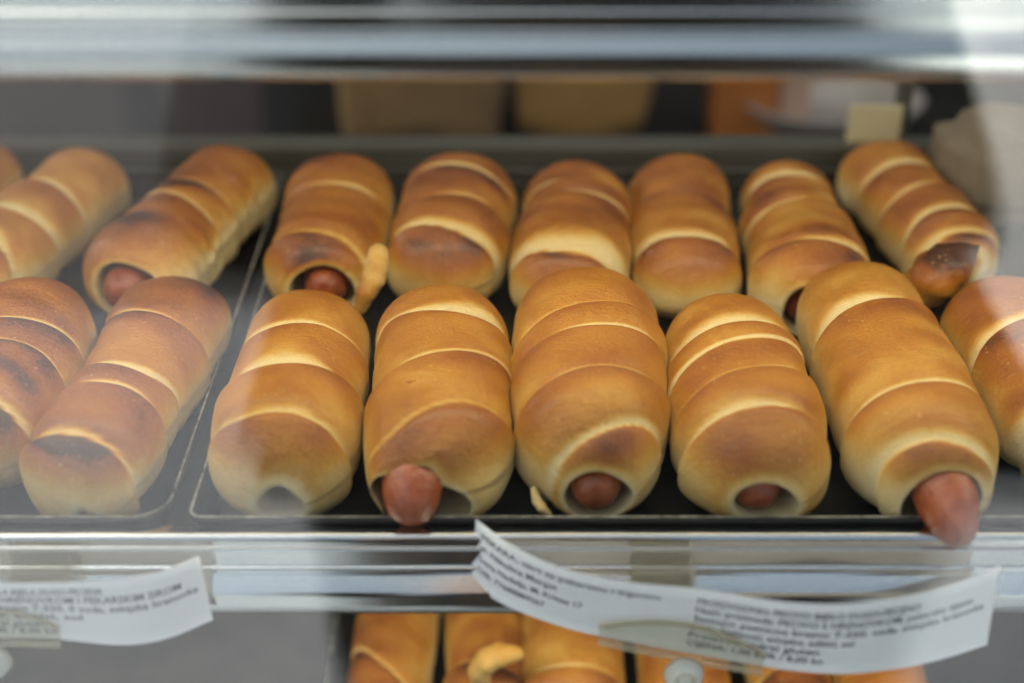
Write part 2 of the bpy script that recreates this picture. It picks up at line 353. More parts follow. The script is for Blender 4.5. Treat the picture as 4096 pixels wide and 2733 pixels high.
# ------------------------------------------------------------------ display case
case = tag(empty('display_case', (0, 0.2, -0.24)), 'aluminium and glass bakery display case holding the trays of rolls', 'display case')
XW = 0.62
def arc(cy, cz, r, a0, a1, n=7):
    return [(cy + r * math.cos(R(a0 + (a1 - a0) * i / n)), cz + r * math.sin(R(a0 + (a1 - a0) * i / n))) for i in range(n + 1)]
def rail_profile(k=1.0, face=0.0, tilt=0.0):
    """front moulding, seen from the side: rolled lip, flat band, bead, flat band, sharp bead, rolled bottom (y towards the room)"""
    p = [(0.002, 0.0122 + face)] + arc(-0.0030, 0.0102 + face, 0.0026, 90, 180)
    p += [(-0.0056, 0.0080), (-0.0066, 0.0076), (-0.0070, 0.0072), (-0.0070, 0.0000)]
    p += arc(-0.0072, -0.0012, 0.0012, 90, 215, 6)
    p += [(-0.0082, -0.0026), (-0.0088, -0.0036), (-0.0128, -0.0086), (-0.0133, -0.0096), (-0.0134, -0.0106)]
    p += [(-0.0134, -0.0150)] + arc(-0.0054, -0.0150, 0.0079, 188, 262, 9)
    p += [(0.002, -0.0229)]
    return [(y * k + tilt * (z - face), z * k) for y, z in p]
extrude_x('shelf_rail', [(y, z) for y, z in rail_profile()], -XW, XW, M['alu'], case)
UZ = 0.2128
extrude_x('shelf_rail', [(y - 0.001, z + UZ) for y, z in rail_profile(0.70, 0.034, 0.05)], -XW, XW, M['alu'], case)
box('shelf', (-XW, 0.003, -0.010), (XW, 0.345, 0.0), M['darksteel'], case)
box('upper_shelf', (-XW, 0.003, UZ - 0.004), (XW, 0.30, UZ + 0.004), M['case_white'], case)
box('bottom_shelf', (-XW, 0.0, -0.215), (XW, 0.42, -0.205), M['darksteel'], case)
# sliding door track along the back
extrude_x('door_track', [(0.352, -0.012), (0.352, 0.010), (0.3535, 0.0115), (0.3535, 0.0245), (0.355, 0.026), (0.372, 0.026), (0.372, -0.012)], -XW, XW, M['steel'], case)
box('case_back', (-XW, 0.424, -0.40), (XW, 0.432, -0.030), M['darksteel'], case)
box('case_top', (-XW, -0.02, 0.50), (XW, 0.36, 0.52), M['case_white'], case)
box('side_panel', (-XW - 0.012, -0.07, -0.40), (-XW - 0.002, 0.37, 0.52), M['case_white'], case)
box('side_panel', (XW + 0.002, -0.07, -0.40), (XW + 0.012, 0.37, 0.52), M['case_white'], case)
box('base', (-XW, -0.06, GZ), (XW, 0.42, -0.42), M['case_white'], case)
box('lamp_strip', (-0.48, 0.059, UZ - 0.019), (0.48, 0.077, UZ - 0.0055), M['lamp'], case, 0.003)
box('front_glass', (-XW, -0.085, -0.415), (XW, -0.080, 0.52), M['glass'], case)
box('front_glass', (-XW, -0.069, -0.415), (XW, -0.064, 0.52), M['glass'], case)
box('lamp_strip', (-0.48, 0.030, -0.0225), (0.48, 0.048, -0.0105), M['lamp'], case, 0.003)
# upright post and hanging card at the back right
post = tag(box('upright_post', (0.2335, 0.3745, -0.03), (0.2415, 0.3855, 0.20), M['steel'], bevel=0.001), 'thin grey upright behind the case at the right, beside the cream card', 'post')

# ------------------------------------------------------------------ trays
def tray(name, x0, x1, y0, y1, z, h, label, rc=0.014):
    t = tag(empty(name, ((x0 + x1) / 2, (y0 + y1) / 2, z)), label, 'tray', 'black baking trays in the case')
    def loop(ins, zz):
        out = []
        a, b, c, d = x0 + ins, x1 - ins, y0 + ins, y1 - ins; r = max(rc - ins, 0.004)
        for cx, cy, s in ((b - r, d - r, 0), (a + r, d - r, 90), (a + r, c + r, 180), (b - r, c + r, 270)):
            for i in range(9):
                th = R(s + 90 * i / 8); out.append((cx + r * math.cos(th), cy + r * math.sin(th), zz))
        return out
    rings = [loop(0.0, z + h - 0.0018), loop(0.0035, z + 0.0005), loop(0.006, z), loop(0.0075, z + 0.0012), loop(0.0050, z + 0.0022), loop(0.0018, z + h - 0.0018)]
    n = len(rings[0]); v = sum(rings, []); f = []
    for k in range(len(rings) - 1):
        for i in range(n): f.append((k * n + i, k * n + (i + 1) % n, (k + 1) * n + (i + 1) % n, (k + 1) * n + i))
    fl = loop(0.0075, z + 0.0014); b0 = len(v); v += fl; f.append(tuple(b0 + i for i in range(n)))
    raw('pan', v, f, M['tray'], t)
    # rolled rim, worn to bare metal along its top
    rr = [loop(0.0014, z + h - 0.0022), loop(-0.0012, z + h - 0.0018), loop(-0.0014, z + h - 0.0004), loop(0.0, z + h + 0.0004), loop(0.0014, z + h - 0.0004)]
    v = sum(rr, []); f = [(k * n + i, k * n + (i + 1) % n, ((k + 1) % 5) * n + (i + 1) % n, ((k + 1) % 5) * n + i) for k in range(5) for i in range(n)]
    rim = raw('rim', v, f, M['tray'], t)
    vv = sum([loop(-0.0004, z + h + 0.0005), loop(0.0006, z + h + 0.0005)], [])
    raw('worn_edge', vv, [(i, (i + 1) % n, n + (i + 1) % n, n + i) for i in range(n)], M['worn'], rim)
    return t
tray('baking_tray', -0.1255, 0.335, 0.0035, 0.342, 0.0015, 0.0135, 'wide black baking tray under the two rows of rolls in the middle and right', 0.005)
tray('baking_tray', -0.595, -0.1345, 0.0035, 0.342, 0.0015, 0.0135, 'black baking tray at the left, under the rolls lying aslant')
tray('baking_tray', -0.100, 0.335, 0.030, 0.342, -0.2035, 0.012, 'black baking tray on the bottom shelf below the price tags')

# ------------------------------------------------------------------ measured rolls, loose dough pieces, tags and panels (metres)
ROLLS = [{'id': 'F1',
  'A': (-0.0927, 0.1468),
  'B': (-0.0932, 0.0107),
  'w': (0.0533, 0.0603, 0.0629),
  'z0': 0.0032,
  'seed': 11,
  'brown': 0.6,
  'hole': (0.002, 0.0125, 0.0088),
  'patches': [(3.342, 140, 0.008, 0.014, 0.35), (3.342, 70, 0.01, 0.02, 0.15), (6.736, 70, 0.01, 0.016, 0.25), (7.344, 30, 0.02, 0.012, 0.22)],
  'fb': 0.45,
  'creases': [(0.366, 0.1, 0.035, 0.004), (0.61, -0.05, 0.055, 0.008), (0.881, 0.06, 0.06, 0.0045)],
  'label': 'golden front roll beside the tray divider, with a small dark hole low in its end'},
 {'id': 'F2',
  'A': (-0.0328, 0.1477),
  'B': (-0.0274, 0.0096),
  'w': (0.0589, 0.0616, 0.0565),
  'z0': 0.0032,
  'seed': 18,
  'brown': 0.6,
  'hole': (-0.01, 0.019, 0.0145, 1.0, -25, 0.42),
  'saus': (-0.0115, 0.0195, 0.0122, 0.013, -3, 22, 0.8),
  'patches': [(3.456, 70, 0.012, 0.018, 0.25), (5.517, 88, 0.01, 0.014, 0.22), (6.555, 75, 0.014, 0.016, 0.4), (7.006, 85, 0.007, 0.026, 0.6),
              (2.561, 95, 0.006, 0.02, 0.15)],
  'fb': 0.5,
  'creases': [(0.301, 0.1, 0.03, 0.01), (0.589, -0.25, 0.014, 0.003), (0.872, -0.35, 0.01, 0.002)],
  'label': 'smooth golden roll with a red sausage end sticking out at its lower left'},
 {'id': 'F3',
  'A': (0.0342, 0.1581),
  'B': (0.0331, 0.014),
  'w': (0.0621, 0.0683, 0.0546),
  'z0': 0.0032,
  'seed': 25,
  'brown': 0.62,
  'hole': (0.002, 0.014, 0.0118, 1.0, 5, 0.32),
  'saus': (0.0, 0.0138, 0.0112, 0.002, 0, 6),
  'patches': [(1.573, 80, 0.008, 0.016, 0.45), (3.257, 60, 0.01, 0.012, 0.3), (4.133, 65, 0.01, 0.016, 0.38), (6.193, 72, 0.01, 0.022, 0.42),
              (6.777, 68, 0.006, 0.007, 0.6), (6.929, 100, 0.02, 0.02, 0.12)],
  'fb': 0.45,
  'creases': [(0.397, -0.28, 0.06, 0.006), (0.529, -0.3, 0.035, 0.003), (0.75, -0.32, 0.035, 0.003), (0.932, -0.25, 0.065, 0.0025)],
  'label': 'tallest front roll, with five dough bands, in the middle of the row'},
 {'id': 'F4',
  'A': (0.0981, 0.1397),
  'B': (0.0955, 0.0085),
  'w': (0.0534, 0.0629, 0.0633),
  'z0': 0.0032,
  'seed': 32,
  'brown': 0.6,
  'hole': (0.003, 0.015, 0.0115, 0.8, -30, 0.3),
  'saus': (0.001, 0.015, 0.0108, -0.002, 0, 4),
  'patches': [(1.856, 75, 0.008, 0.018, 0.3), (6.869, 80, 0.012, 0.022, 0.3), (7.531, 62, 0.01, 0.012, 0.65), (5.16, 75, 0.012, 0.014, 0.2),
              (7.62, 130, 0.008, 0.008, 0.3)],
  'fb': 0.75,
  'creases': [(0.359, -0.2, 0.05, 0.011), (0.472, -0.45, 0.02, 0.003), (0.653, -0.4, 0.012, 0.003), (0.849, -0.06, 0.07, 0.004)],
  'label': 'front roll with a broad brown band and a dark sausage end sunk in it'},
 {'id': 'F5',
  'A': (0.163, 0.172),
  'B': (0.1646, 0.0065),
  'w': (0.0538, 0.0627, 0.0574),
  'z0': 0.0032,
  'seed': 39,
  'brown': 0.6,
  'hole': (0.003, 0.0185, 0.0146, 1.0, -140, 0.3),
  'saus': (0.004, 0.018, 0.0127, 0.02, 7, 21, 1.15),
  'patches': [(1.449, 85, 0.012, 0.02, 0.25), (5.447, 80, 0.012, 0.026, 0.62), (5.665, 95, 0.008, 0.02, 0.45), (3.484, 70, 0.012, 0.014, 0.15),
              (2.435, 110, 0.02, 0.012, 0.12)],
  'fb': 0.12,
  'creases': [(0.34, -0.33, 0.062, 0.009), (0.768, -0.2, 0.018, 0.003), (0.96, 0.05, 0.08, 0.0042)],
  'label': 'long roll leaning right, its pointed sausage end hanging over the tray lip'},
 {'id': 'F6',
  'A': (0.2275, 0.16),
  'B': (0.231, 0.024),
  'w': (0.056, 0.058, 0.056),
  'z0': 0.0032,
  'seed': 46,
  'brown': 0.8,
  'side': 0.0,
  'patches': [],
  'creases': [(0.386, -0.55, 0.06, 0.007), (0.779, -0.55, 0.06, 0.008), (0.935, -0.4, 0.03, 0.004)],
  'label': 'dark brown roll at the far right of the front row, cut by the picture edge'},
 {'id': 'B1',
  'A': (-0.0945, 0.3069),
  'B': (-0.0944, 0.1802),
  'w': (0.0612, 0.0588, 0.057),
  'z0': 0.0032,
  'seed': 53,
  'brown': 0.74,
  'hole': (0.002, 0.018, 0.0134, 1.0, 200, 0.2),
  'saus': (0.002, 0.0172, 0.0116, 0.003, 0, 4),
  'patches': [(6.146, 100, 0.012, 0.016, 0.15), (7.674, 115, 0.02, 0.02, 0.22)],
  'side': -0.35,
  'ends': 0.42,
  'creases': [(0.48, 0.1, 0.055, 0.006), (0.897, 0.3, 0.012, 0.003)],
  'label': 'back row roll with a sausage end showing and a thin dough tail curling beside it'},
 {'id': 'B2',
  'A': (-0.0266, 0.3008),
  'B': (-0.0358, 0.1759),
  'w': (0.0621, 0.0626, 0.0585),
  'z0': 0.0032,
  'seed': 60,
  'brown': 0.76,
  'patches': [(5.599, 85, 0.008, 0.022, 0.25), (7.028, 105, 0.01, 0.02, 0.15), (3.296, 85, 0.01, 0.02, 0.2)],
  'ends': 0.3,
  'fb': 0.45,
  'creases': [(0.292, 0.1, 0.02, 0.004), (0.584, 0.15, 0.055, 0.005), (0.841, 0.1, 0.06, 0.007)],
  'label': 'darkest back row roll, with three bands, beside the one with the dough tail'},
 {'id': 'B3',
  'A': (0.0382, 0.2964),
  'B': (0.0243, 0.1628),
  'w': (0.0572, 0.0588, 0.0637),
  'z0': 0.0032,
  'seed': 67,
  'brown': 0.72,
  'patches': [(0.42, 75, 0.008, 0.016, 0.2)],
  'ends': 0.42,
  'fb': 0.3,
  'creases': [(0.331, 0.05, 0.02, 0.004), (0.461, 0.0, 0.03, 0.003), (0.891, 0.1, 0.06, 0.012)],
  'label': 'golden back roll directly behind the tallest front roll'},
 {'id': 'B4',
  'A': (0.0939, 0.3102),
  'B': (0.0861, 0.1675),
  'w': (0.0574, 0.0548, 0.0557),
  'z0': 0.0032,
  'seed': 74,
  'brown': 0.7,
  'ends': 0.42,
  'fb': 0.15,
  'patches': [],
  'creases': [(0.453, 0.1, 0.035, 0.002), (0.844, 0.12, 0.07, 0.012)],
  'label': 'back row roll with one wide pale seam under a plain brown top'},
 {'id': 'B5',
  'A': (0.1538, 0.3037),
  'B': (0.1446, 0.1606),
  'w': (0.0529, 0.0547, 0.0688),
  'z0': 0.0032,
  'seed': 81,
  'brown': 0.66,
  'hole': (-0.004, 0.0165, 0.012),
  'saus': (-0.003, 0.015, 0.0105, -0.004, 0, 0),
  'patches': [(6.204, 60, 0.012, 0.02, 0.2)],
  'fb': 0.12,
  'creases': [(0.234, 0.0, 0.04, 0.009), (0.381, 0.0, 0.03, 0.005), (0.497, -0.15, 0.05, 0.003), (0.836, -0.1, 0.065, 0.005)],
  'label': 'short pale banded roll, second from the right in the back row'},
 {'id': 'B6',
  'A': (0.211, 0.335),
  'B': (0.2275, 0.197),
  'w': (0.056, 0.052, 0.052),
  'z0': 0.0032,
  'seed': 88,
  'brown': 0.7,
  'patches': [(5.399, 75, 0.005, 0.006, 0.55)],
  'ends': 0.4,
  'fb': 0.4,
  'creases': [(0.347, -0.05, 0.05, 0.008), (0.563, -0.15, 0.045, 0.007), (0.789, -0.15, 0.045, 0.006), (0.924, -0.1, 0.045, 0.005), (0.982, 0.0, 0.045, 0.004)],
  'label': 'slanting roll of many bands at the back right, with a burnt dough flap'},
 {'id': 'L1',
  'A': (-0.1576, 0.165),
  'B': (-0.1723, 0.0085),
  'w': (0.063, 0.0514, 0.0581),
  'z0': 0.0032,
  'seed': 95,
  'brown': 0.78,
  'hole': (0.006, 0.006, 0.0048),
  'patches': [(2.329, 80, 0.01, 0.02, 0.3), (2.969, 60, 0.01, 0.012, 0.4), (3.856, 50, 0.008, 0.02, 0.3), (4.785, 80, 0.01, 0.02, 0.2)],
  'fb': 0.3,
  'creases': [(0.314, 0.22, 0.05, 0.004), (0.577, 0.15, 0.05, 0.003), (0.677, 0.2, 0.05, 0.003), (0.905, 0.15, 0.045, 0.004)],
  'label': 'large dark topped roll at the front of the left tray beside the divider'},
 {'id': 'L2',
  'A': (-0.224, 0.155),
  'B': (-0.215, 0.025),
  'w': (0.062, 0.06, 0.058),
  'z0': 0.0032,
  'seed': 102,
  'brown': 0.86,
  'patches': [(3.836, 95, 0.03, 0.03, 0.2), (7.214, 60, 0.01, 0.02, 0.3)],
  'creases': [(0.401, 0.2, 0.03, 0.003), (0.578, 0.25, 0.03, 0.003), (0.874, 0.25, 0.022, 0.004)],
  'label': 'dark brown roll at the front left edge of the picture, half cut off'},
 {'id': 'L3',
  'A': (-0.1546, 0.3187),
  'B': (-0.1913, 0.1753),
  'w': (0.058529000000000005, 0.057566000000000006, 0.06858700000000001),
  'z0': 0.0032,
  'seed': 109,
  'brown': 0.86,
  'hole': (0.002, 0.0195, 0.0155, 0.95, 0, 0.45),
  'saus': (0.001, 0.0185, 0.0132, 0.006, 3, 6),
  'patches': [(3.385, 95, 0.02, 0.03, 0.2), (5.867, 85, 0.015, 0.02, 0.3)],
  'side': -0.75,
  'torn': 0.06,
  'fb': 0.2,
  'creases': [(0.434, 0.25, 0.04, 0.002), (0.586, 0.3, 0.02, 0.002)],
  'label': 'glossy dark roll on the left tray with a thick sausage end and torn pale flank'},
 {'id': 'L4',
  'A': (-0.2385, 0.323),
  'B': (-0.266, 0.183),
  'w': (0.05, 0.053, 0.054),
  'z0': 0.0032,
  'seed': 116,
  'brown': 0.58,
  'patches': [],
  'creases': [(0.452, 0.25, 0.055, 0.006), (0.682, 0.25, 0.06, 0.008), (0.893, 0.25, 0.07, 0.01)],
  'label': 'pale banded roll at the back left, between the glossy dark one and the picture edge'},
 {'id': 'L5',
  'A': (-0.305, 0.335),
  'B': (-0.323, 0.2),
  'w': (0.055, 0.055, 0.054),
  'z0': 0.0032,
  'seed': 123,
  'brown': 0.7,
  'patches': [],
  'creases': [(0.529, 0.2, 0.055, 0.008), (0.818, 0.2, 0.05, 0.006)],
  'label': "roll cut off by the left picture edge in the tray's back corner"},
 {'id': 'U1',
  'A': (-0.0615, 0.215),
  'B': (-0.068, 0.085),
  'w': (0.044, 0.046, 0.045),
  'z0': -0.2018,
  'seed': 130,
  'brown': 0.78,
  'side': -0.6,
  'creases': [(0.75, 0.9, 0.04, 0.004)],
  'label': 'orange brown roll at the left end of the bottom shelf'},
 {'id': 'U2',
  'A': (-0.017, 0.213),
  'B': (-0.011, 0.085),
  'w': (0.045, 0.045, 0.045),
  'z0': -0.2018,
  'seed': 137,
  'brown': 0.85,
  'side': 0.3,
  'creases': [(0.72, 0.35, 0.06, 0.004)],
  'label': 'roll on the bottom shelf with a pale knotted end, second from its left'},
 {'id': 'U3',
  'A': (0.0333, 0.206),
  'B': (0.0317, 0.085),
  'w': (0.054, 0.055, 0.054),
  'z0': -0.2018,
  'seed': 144,
  'brown': 0.62,
  'side': 0.3,
  'creases': [(0.8, 0.1, 0.02, 0.002)],
  'label': 'widest pale golden roll on the bottom shelf, under the long price tag'},
 {'id': 'U4',
  'A': (0.096, 0.206),
  'B': (0.0915, 0.085),
  'w': (0.047, 0.0495, 0.047),
  'z0': -0.2018,
  'seed': 151,
  'brown': 0.72,
  'creases': [(0.4, 0.2, 0.05, 0.006)],
  'label': 'orange roll on the bottom shelf behind the round clip knob'},
 {'id': 'U5',
  'A': (0.15, 0.206),
  'B': (0.145, 0.085),
  'w': (0.043, 0.045, 0.043),
  'z0': -0.2018,
  'seed': 158,
  'brown': 0.8,
  'creases': [(0.4, -0.3, 0.06, 0.006), (0.7, -0.5, 0.05, 0.006)],
  'label': 'orange roll on the bottom shelf, second from its right end'},
 {'id': 'U6',
  'A': (0.2, 0.206),
  'B': (0.193, 0.085),
  'w': (0.047, 0.048, 0.047),
  'z0': -0.2018,
  'seed': 165,
  'brown': 0.72,
  'creases': [(0.5, 0.2, 0.05, 0.006)],
  'label': 'roll at the right end of the bottom shelf below the price tag end'}]
FLAPS = [('U2', 'dough_tail', [(-0.0157, 0.105, -0.1673), (-0.0167, 0.104, -0.158), (-0.0126, 0.103, -0.1497), (-0.0055, 0.103, -0.1459), (0.0022, 0.104, -0.1463)],
  [0.005, 0.0065, 0.007, 0.0065, 0.004], [0.2, 0.25, 0.25, 0.35, 0.3], 0.9, 'pale knotted dough end'),
 ('F3', 'dough_tail', [(0.0085, 0.019, 0.0172), (0.0095, 0.016, 0.0147), (0.0119, 0.013, 0.0126), (0.0146, 0.012, 0.0104)], [0.0012, 0.002, 0.0022, 0.0012],
  [0.1, 0.1, 0.15, 0.1], 0.8, None),
 ('B1', 'dough_tail', [(-0.0635, 0.166, 0.0484), (-0.0639, 0.163, 0.0446), (-0.0656, 0.16, 0.038), (-0.0695, 0.158, 0.0316), (-0.0724, 0.158, 0.0238)],
  [0.0048, 0.0058, 0.0062, 0.0056, 0.004], [0.25, 0.28, 0.3, 0.55, 0.5], 0.8, 'pale thin dough tail'),
 ('B6', 'dough_flap', [(0.1979, 0.176, 0.0176), (0.1995, 0.171, 0.027), (0.2038, 0.168, 0.0357), (0.211, 0.168, 0.0432), (0.218, 0.17, 0.0473), (0.2229, 0.172, 0.0491)],
  [0.009, 0.014, 0.0155, 0.013, 0.0065, 0.0008], [0.12, 0.4, 0.8, 1.1, 1.25, 1.25], 0.78, 'burnt dark dough flap')]
TAGS = [{'top': [(-0.0139, -0.0014, 0.018), (0.0008, -0.0141, 0.0145), (0.0203, -0.0232, 0.011), (0.0444, -0.0283, 0.009), (0.0684, -0.0306, 0.008), (0.0994, -0.0379, 0.008),
          (0.1231, -0.0389, 0.008), (0.1481, -0.034, 0.008), (0.1655, -0.0283, 0.009), (0.1832, -0.0199, 0.01)],
  'bot': [(-0.016, -0.0094, -0.006), (-0.0042, -0.0152, -0.012), (0.0209, -0.022, -0.0185), (0.0442, -0.0259, -0.022), (0.069, -0.03, -0.0245),
          (0.1014, -0.0359, -0.0265), (0.1256, -0.0385, -0.0265), (0.1495, -0.0349, -0.0265), (0.1663, -0.0302, -0.026), (0.1829, -0.0241, -0.025)],
  'size': 0.0042,
  'label': 'long white paper price tag curling up at both ends',
  'lines': [('PEKARA, obrt za pekarstvo i trgovinu', 0.018, 0.22, 0.35), ('vl. Nikolina Merget', 0.016, 0.4, 0.165), ('Sveta Nedelja, M. Krleze 17', 0.014, 0.58, 0.215),
            ('OIB: 77688889567', 0.012, 0.76, 0.145), ('PROIZVODNO: PECIVO BIJELO DUGO-PECENO', 0.435, 0.215, 0.4),
            ('Naziv proizvoda: PECIVO S HRENOVKOM, pekarsko tijesto', 0.433, 0.345, 0.515),
            ('Sastojci: psenicno brasno T-550, voda, svinjska hrenovka', 0.431, 0.475, 0.545), ('(voda, bjelance), svinjsko, aditivi, sol', 0.428, 0.605, 0.29),
            ('Proizvod sadrzi gluten', 0.425, 0.735, 0.235), ('CIJENA: 1,06 EUR / 8,00 kn', 0.423, 0.865, 0.245)],
  'clip': {'x': 0.058,
           'jaw': (0.0462, 0.0692),
           'zp': 0.006,
           'u': (0.262, 0.565),
           'v': (0.5, 1.03),
           'knob': (0.0655, -0.035, -0.031, 0.008),
           'label': 'clear plastic clip with a round white knob, under the middle of the right price tag'}},
 {'top': [(-0.2148, -0.0266, 0.008), (-0.1903, -0.0271, 0.008), (-0.1725, -0.0271, 0.008), (-0.1488, -0.0265, 0.009), (-0.1316, -0.0232, 0.01),
          (-0.1183, -0.0149, 0.011)],
  'bot': [(-0.2206, -0.0258, -0.0195), (-0.1955, -0.0263, -0.0195), (-0.1754, -0.0268, -0.0197), (-0.1481, -0.0276, -0.022), (-0.1328, -0.0248, -0.0215),
          (-0.1155, -0.0178, -0.018)],
  'size': 0.0042,
  'label': 'white paper price tag at the left picture edge, its right end curling up',
  'lines': [('PECIVO: KIFLA BIJELA DUGO-PECENA', 0.06, 0.21, 0.565), ('PECIVO S HRENOVKOM I PEKARSKIM SIROM', 0.05, 0.35, 0.86),
            ('psenicno brasno T-550, 0 voda, svinjska hrenovka', 0.04, 0.49, 0.93), ('kvasac, aditivi, sol', 0.1, 0.63, 0.44), ('sadrzi gluten', 0.16, 0.77, 0.24),
            ('1,06 EUR / 8,00 kn', 0.1, 0.9, 0.34)],
  'clip': {'x': -0.182,
           'jaw': (-0.1955, -0.169),
           'zp': 0.006,
           'u': (0.02, 0.455),
           'v': (0.45, 1.03),
           'knob': (-0.199, -0.031, -0.0275, 0.008),
           'label': 'clear plastic clip holding the price tag at the left picture edge'}}]
PANELS = [(-1.2, -0.49, 'wall', 'wide grey brown panel on the back wall at the left'), (-0.49, -0.444, 'darkwall', 'narrow dark strip between two grey brown wall panels'),
 (-0.444, -0.318, 'wall', 'narrow grey brown panel right of the dark strip on the back wall'),
 (-0.318, 1.2, 'darkwall', 'large dark panel on the back wall behind the bags and cartons')]

# ------------------------------------------------------------------ sausage rolls
def roll_mesh(name, p, parent, ns=170, nt=120):
    P, cr, uv = roll_grid(p, ns, nt)
    r, k = cr.shape
    me = bpy.data.meshes.new(name)
    idx = np.arange(r * k).reshape(r, k); j2 = np.roll(idx, -1, 1)
    F = np.stack([idx[:-1], j2[:-1], j2[1:], idx[1:]], -1).reshape(-1, 4)
    me.vertices.add(r * k); me.vertices.foreach_set('co', P.reshape(-1).astype(np.float32))
    me.loops.add(F.size); me.loops.foreach_set('vertex_index', F.reshape(-1).astype(np.int32))
    me.polygons.add(len(F)); me.polygons.foreach_set('loop_start', np.arange(0, F.size, 4, dtype=np.int32))
    me.update(calc_edges=True)
    a = me.attributes.new('crust', 'FLOAT', 'POINT'); a.data.foreach_set('value', cr.reshape(-1).astype(np.float32))
    ul = me.uv_layers.new(name='UVMap'); U = uv.reshape(-1, 2)[F.reshape(-1)]; ul.data.foreach_set('uv', U.reshape(-1).astype(np.float32))
    me.validate()
    return link(name, me, M['crust'], parent)
def sausage(parent, p, hx, hz, r, out, yaw=0.0, pitch=0.0, tip=0.70):
    """the end of the sausage showing in the roll's front opening; out = metres it stands out of the dough"""
    A = np.array(p['A']); B = np.array(p['B']); d = (B - A) / np.hypot(*(B - A)); n = np.array([-d[1], d[0]])
    o = np.array([B[0] + n[0] * hx, B[1] + n[1] * hx, p.get('z0', 0.004) + hz])
    ca, sa = math.cos(R(yaw)), math.sin(R(yaw)); dd = np.array([d[0] * ca - d[1] * sa, d[0] * sa + d[1] * ca, -math.tan(R(pitch))]); dd /= np.linalg.norm(dd)
    pts = []; rad = []
    for i in range(10): pts.append(o + dd * (-0.045 + (out + 0.045 - r * tip * 2) * i / 9)); rad.append(r * (1 + 0.015 * math.sin(i * 2.1)))
    for i in range(1, 13):
        a = i / 12 * math.pi / 2; pts.append(o + dd * (out - r * tip * 2 + r * tip * 2 * math.sin(a))); rad.append(max(r * math.cos(a) ** (0.75 if tip < 1 else 0.95), r * 0.02))
    v, f = tube(pts, rad, 28)
    rng = np.random.default_rng(int(abs(o[0]) * 1e5))
    ph = rng.random(3) * 6
    vv = []
    for i, q in enumerate(v):
        ring, k = divmod(i, 28); g = max(0, (ring - 12) / 9); th = k / 28 * 2 * math.pi
        c = Vector(pts[ring]); vv.append(c + (Vector(q) - c) * (1 + 0.09 * g * g * math.sin(7 * th + ph[0]) + 0.05 * g * math.sin(4 * th + ph[2]) + 0.025 * math.sin(3 * th + ring * 0.3 + ph[1])))
    return raw('sausage', vv, f, M['sausage'], parent)
def dough_piece(name, parent, pts, rad, crust, seed=1, flat=1.0, sub=6):
    """a loose tail or flap of baked dough along a few points"""
    P = np.array(pts, float); n = len(P); tt = np.linspace(0, n - 1, (n - 1) * sub + 1)
    X = np.stack([np.interp(tt, range(n), P[:, i]) for i in range(3)], 1)
    for _ in range(3): X[1:-1] = (X[:-2] + 2 * X[1:-1] + X[2:]) / 4
    rr = np.interp(tt, range(n), rad); cc = np.interp(tt, range(n), crust)
    X0, X1 = X[0] - (X[1] - X[0]) * 0.0, X[-1]
    def cap(P0, d, r):                                   # rounded ends
        d = d / np.linalg.norm(d); return [P0 + d * r * math.sin(a) for a in (0.5, 0.95, 1.3, 1.5)], [r * math.cos(a) for a in (0.5, 0.95, 1.3, 1.5)]
    ca, ra = cap(X[0], X[0] - X[1], rr[0]); cb, rb = cap(X[-1], X[-1] - X[-2], rr[-1])
    X = np.array(ca[::-1] + list(X) + cb); rr = np.array(ra[::-1] + list(rr) + rb); cc = np.array([cc[0]] * 4 + list(cc) + [cc[-1]] * 4)
    rr = rr * (1 + 0.03 * np.sin(np.arange(len(rr)) * 1.1 + seed))
    v, f = tube([tuple(x) for x in X], list(rr), 20, flat); rng = np.random.default_rng(seed)
    v = [Vector(q) + Vector(rng.normal(size=3)) * 0.00018 for q in v]
    o = raw(name, v, f, M['crust'], parent)
    a = o.data.attributes.new('crust', 'FLOAT', 'POINT')
    z = np.array([q.z for q in v]).reshape(len(X), 20); up = (z - z.min(1, keepdims=True)) / (np.ptp(z, axis=1)[:, None] + 1e-6)
    a.data.foreach_set('value', (cc[:, None] * (0.35 + 0.75 * up)).reshape(-1).astype(np.float32))
    ul = o.data.uv_layers.new(name='UVMap')
    for l in o.data.loops: q = v[l.vertex_index]; ul.data[l.index].uv = (q.y, q.x)
    return o
MADE = {}
for p in ROLLS:
    root = empty('sausage_roll', ((p['A'][0] + p['B'][0]) / 2, (p['A'][1] + p['B'][1]) / 2, p.get('z0', 0.004)))
    low = p.get('z0', 0.004) < -0.1
    tag(root, p['label'], 'sausage roll', 'rolls on the bottom shelf tray' if low else ('rolls on the left tray' if p['id'][0] == 'L' else 'rolls on the wide tray'))
    roll_mesh('dough', p, root, *((90, 72) if low else (170, 120)))
    if 'saus' in p: sausage(root, p, *p['saus'])
    MADE[p['id']] = root
for rid, name, pts, rad, cr, flat, lab in FLAPS:
    o = dough_piece(name, MADE[rid], pts, rad, cr, 3, flat)
    if lab: o['label'] = lab

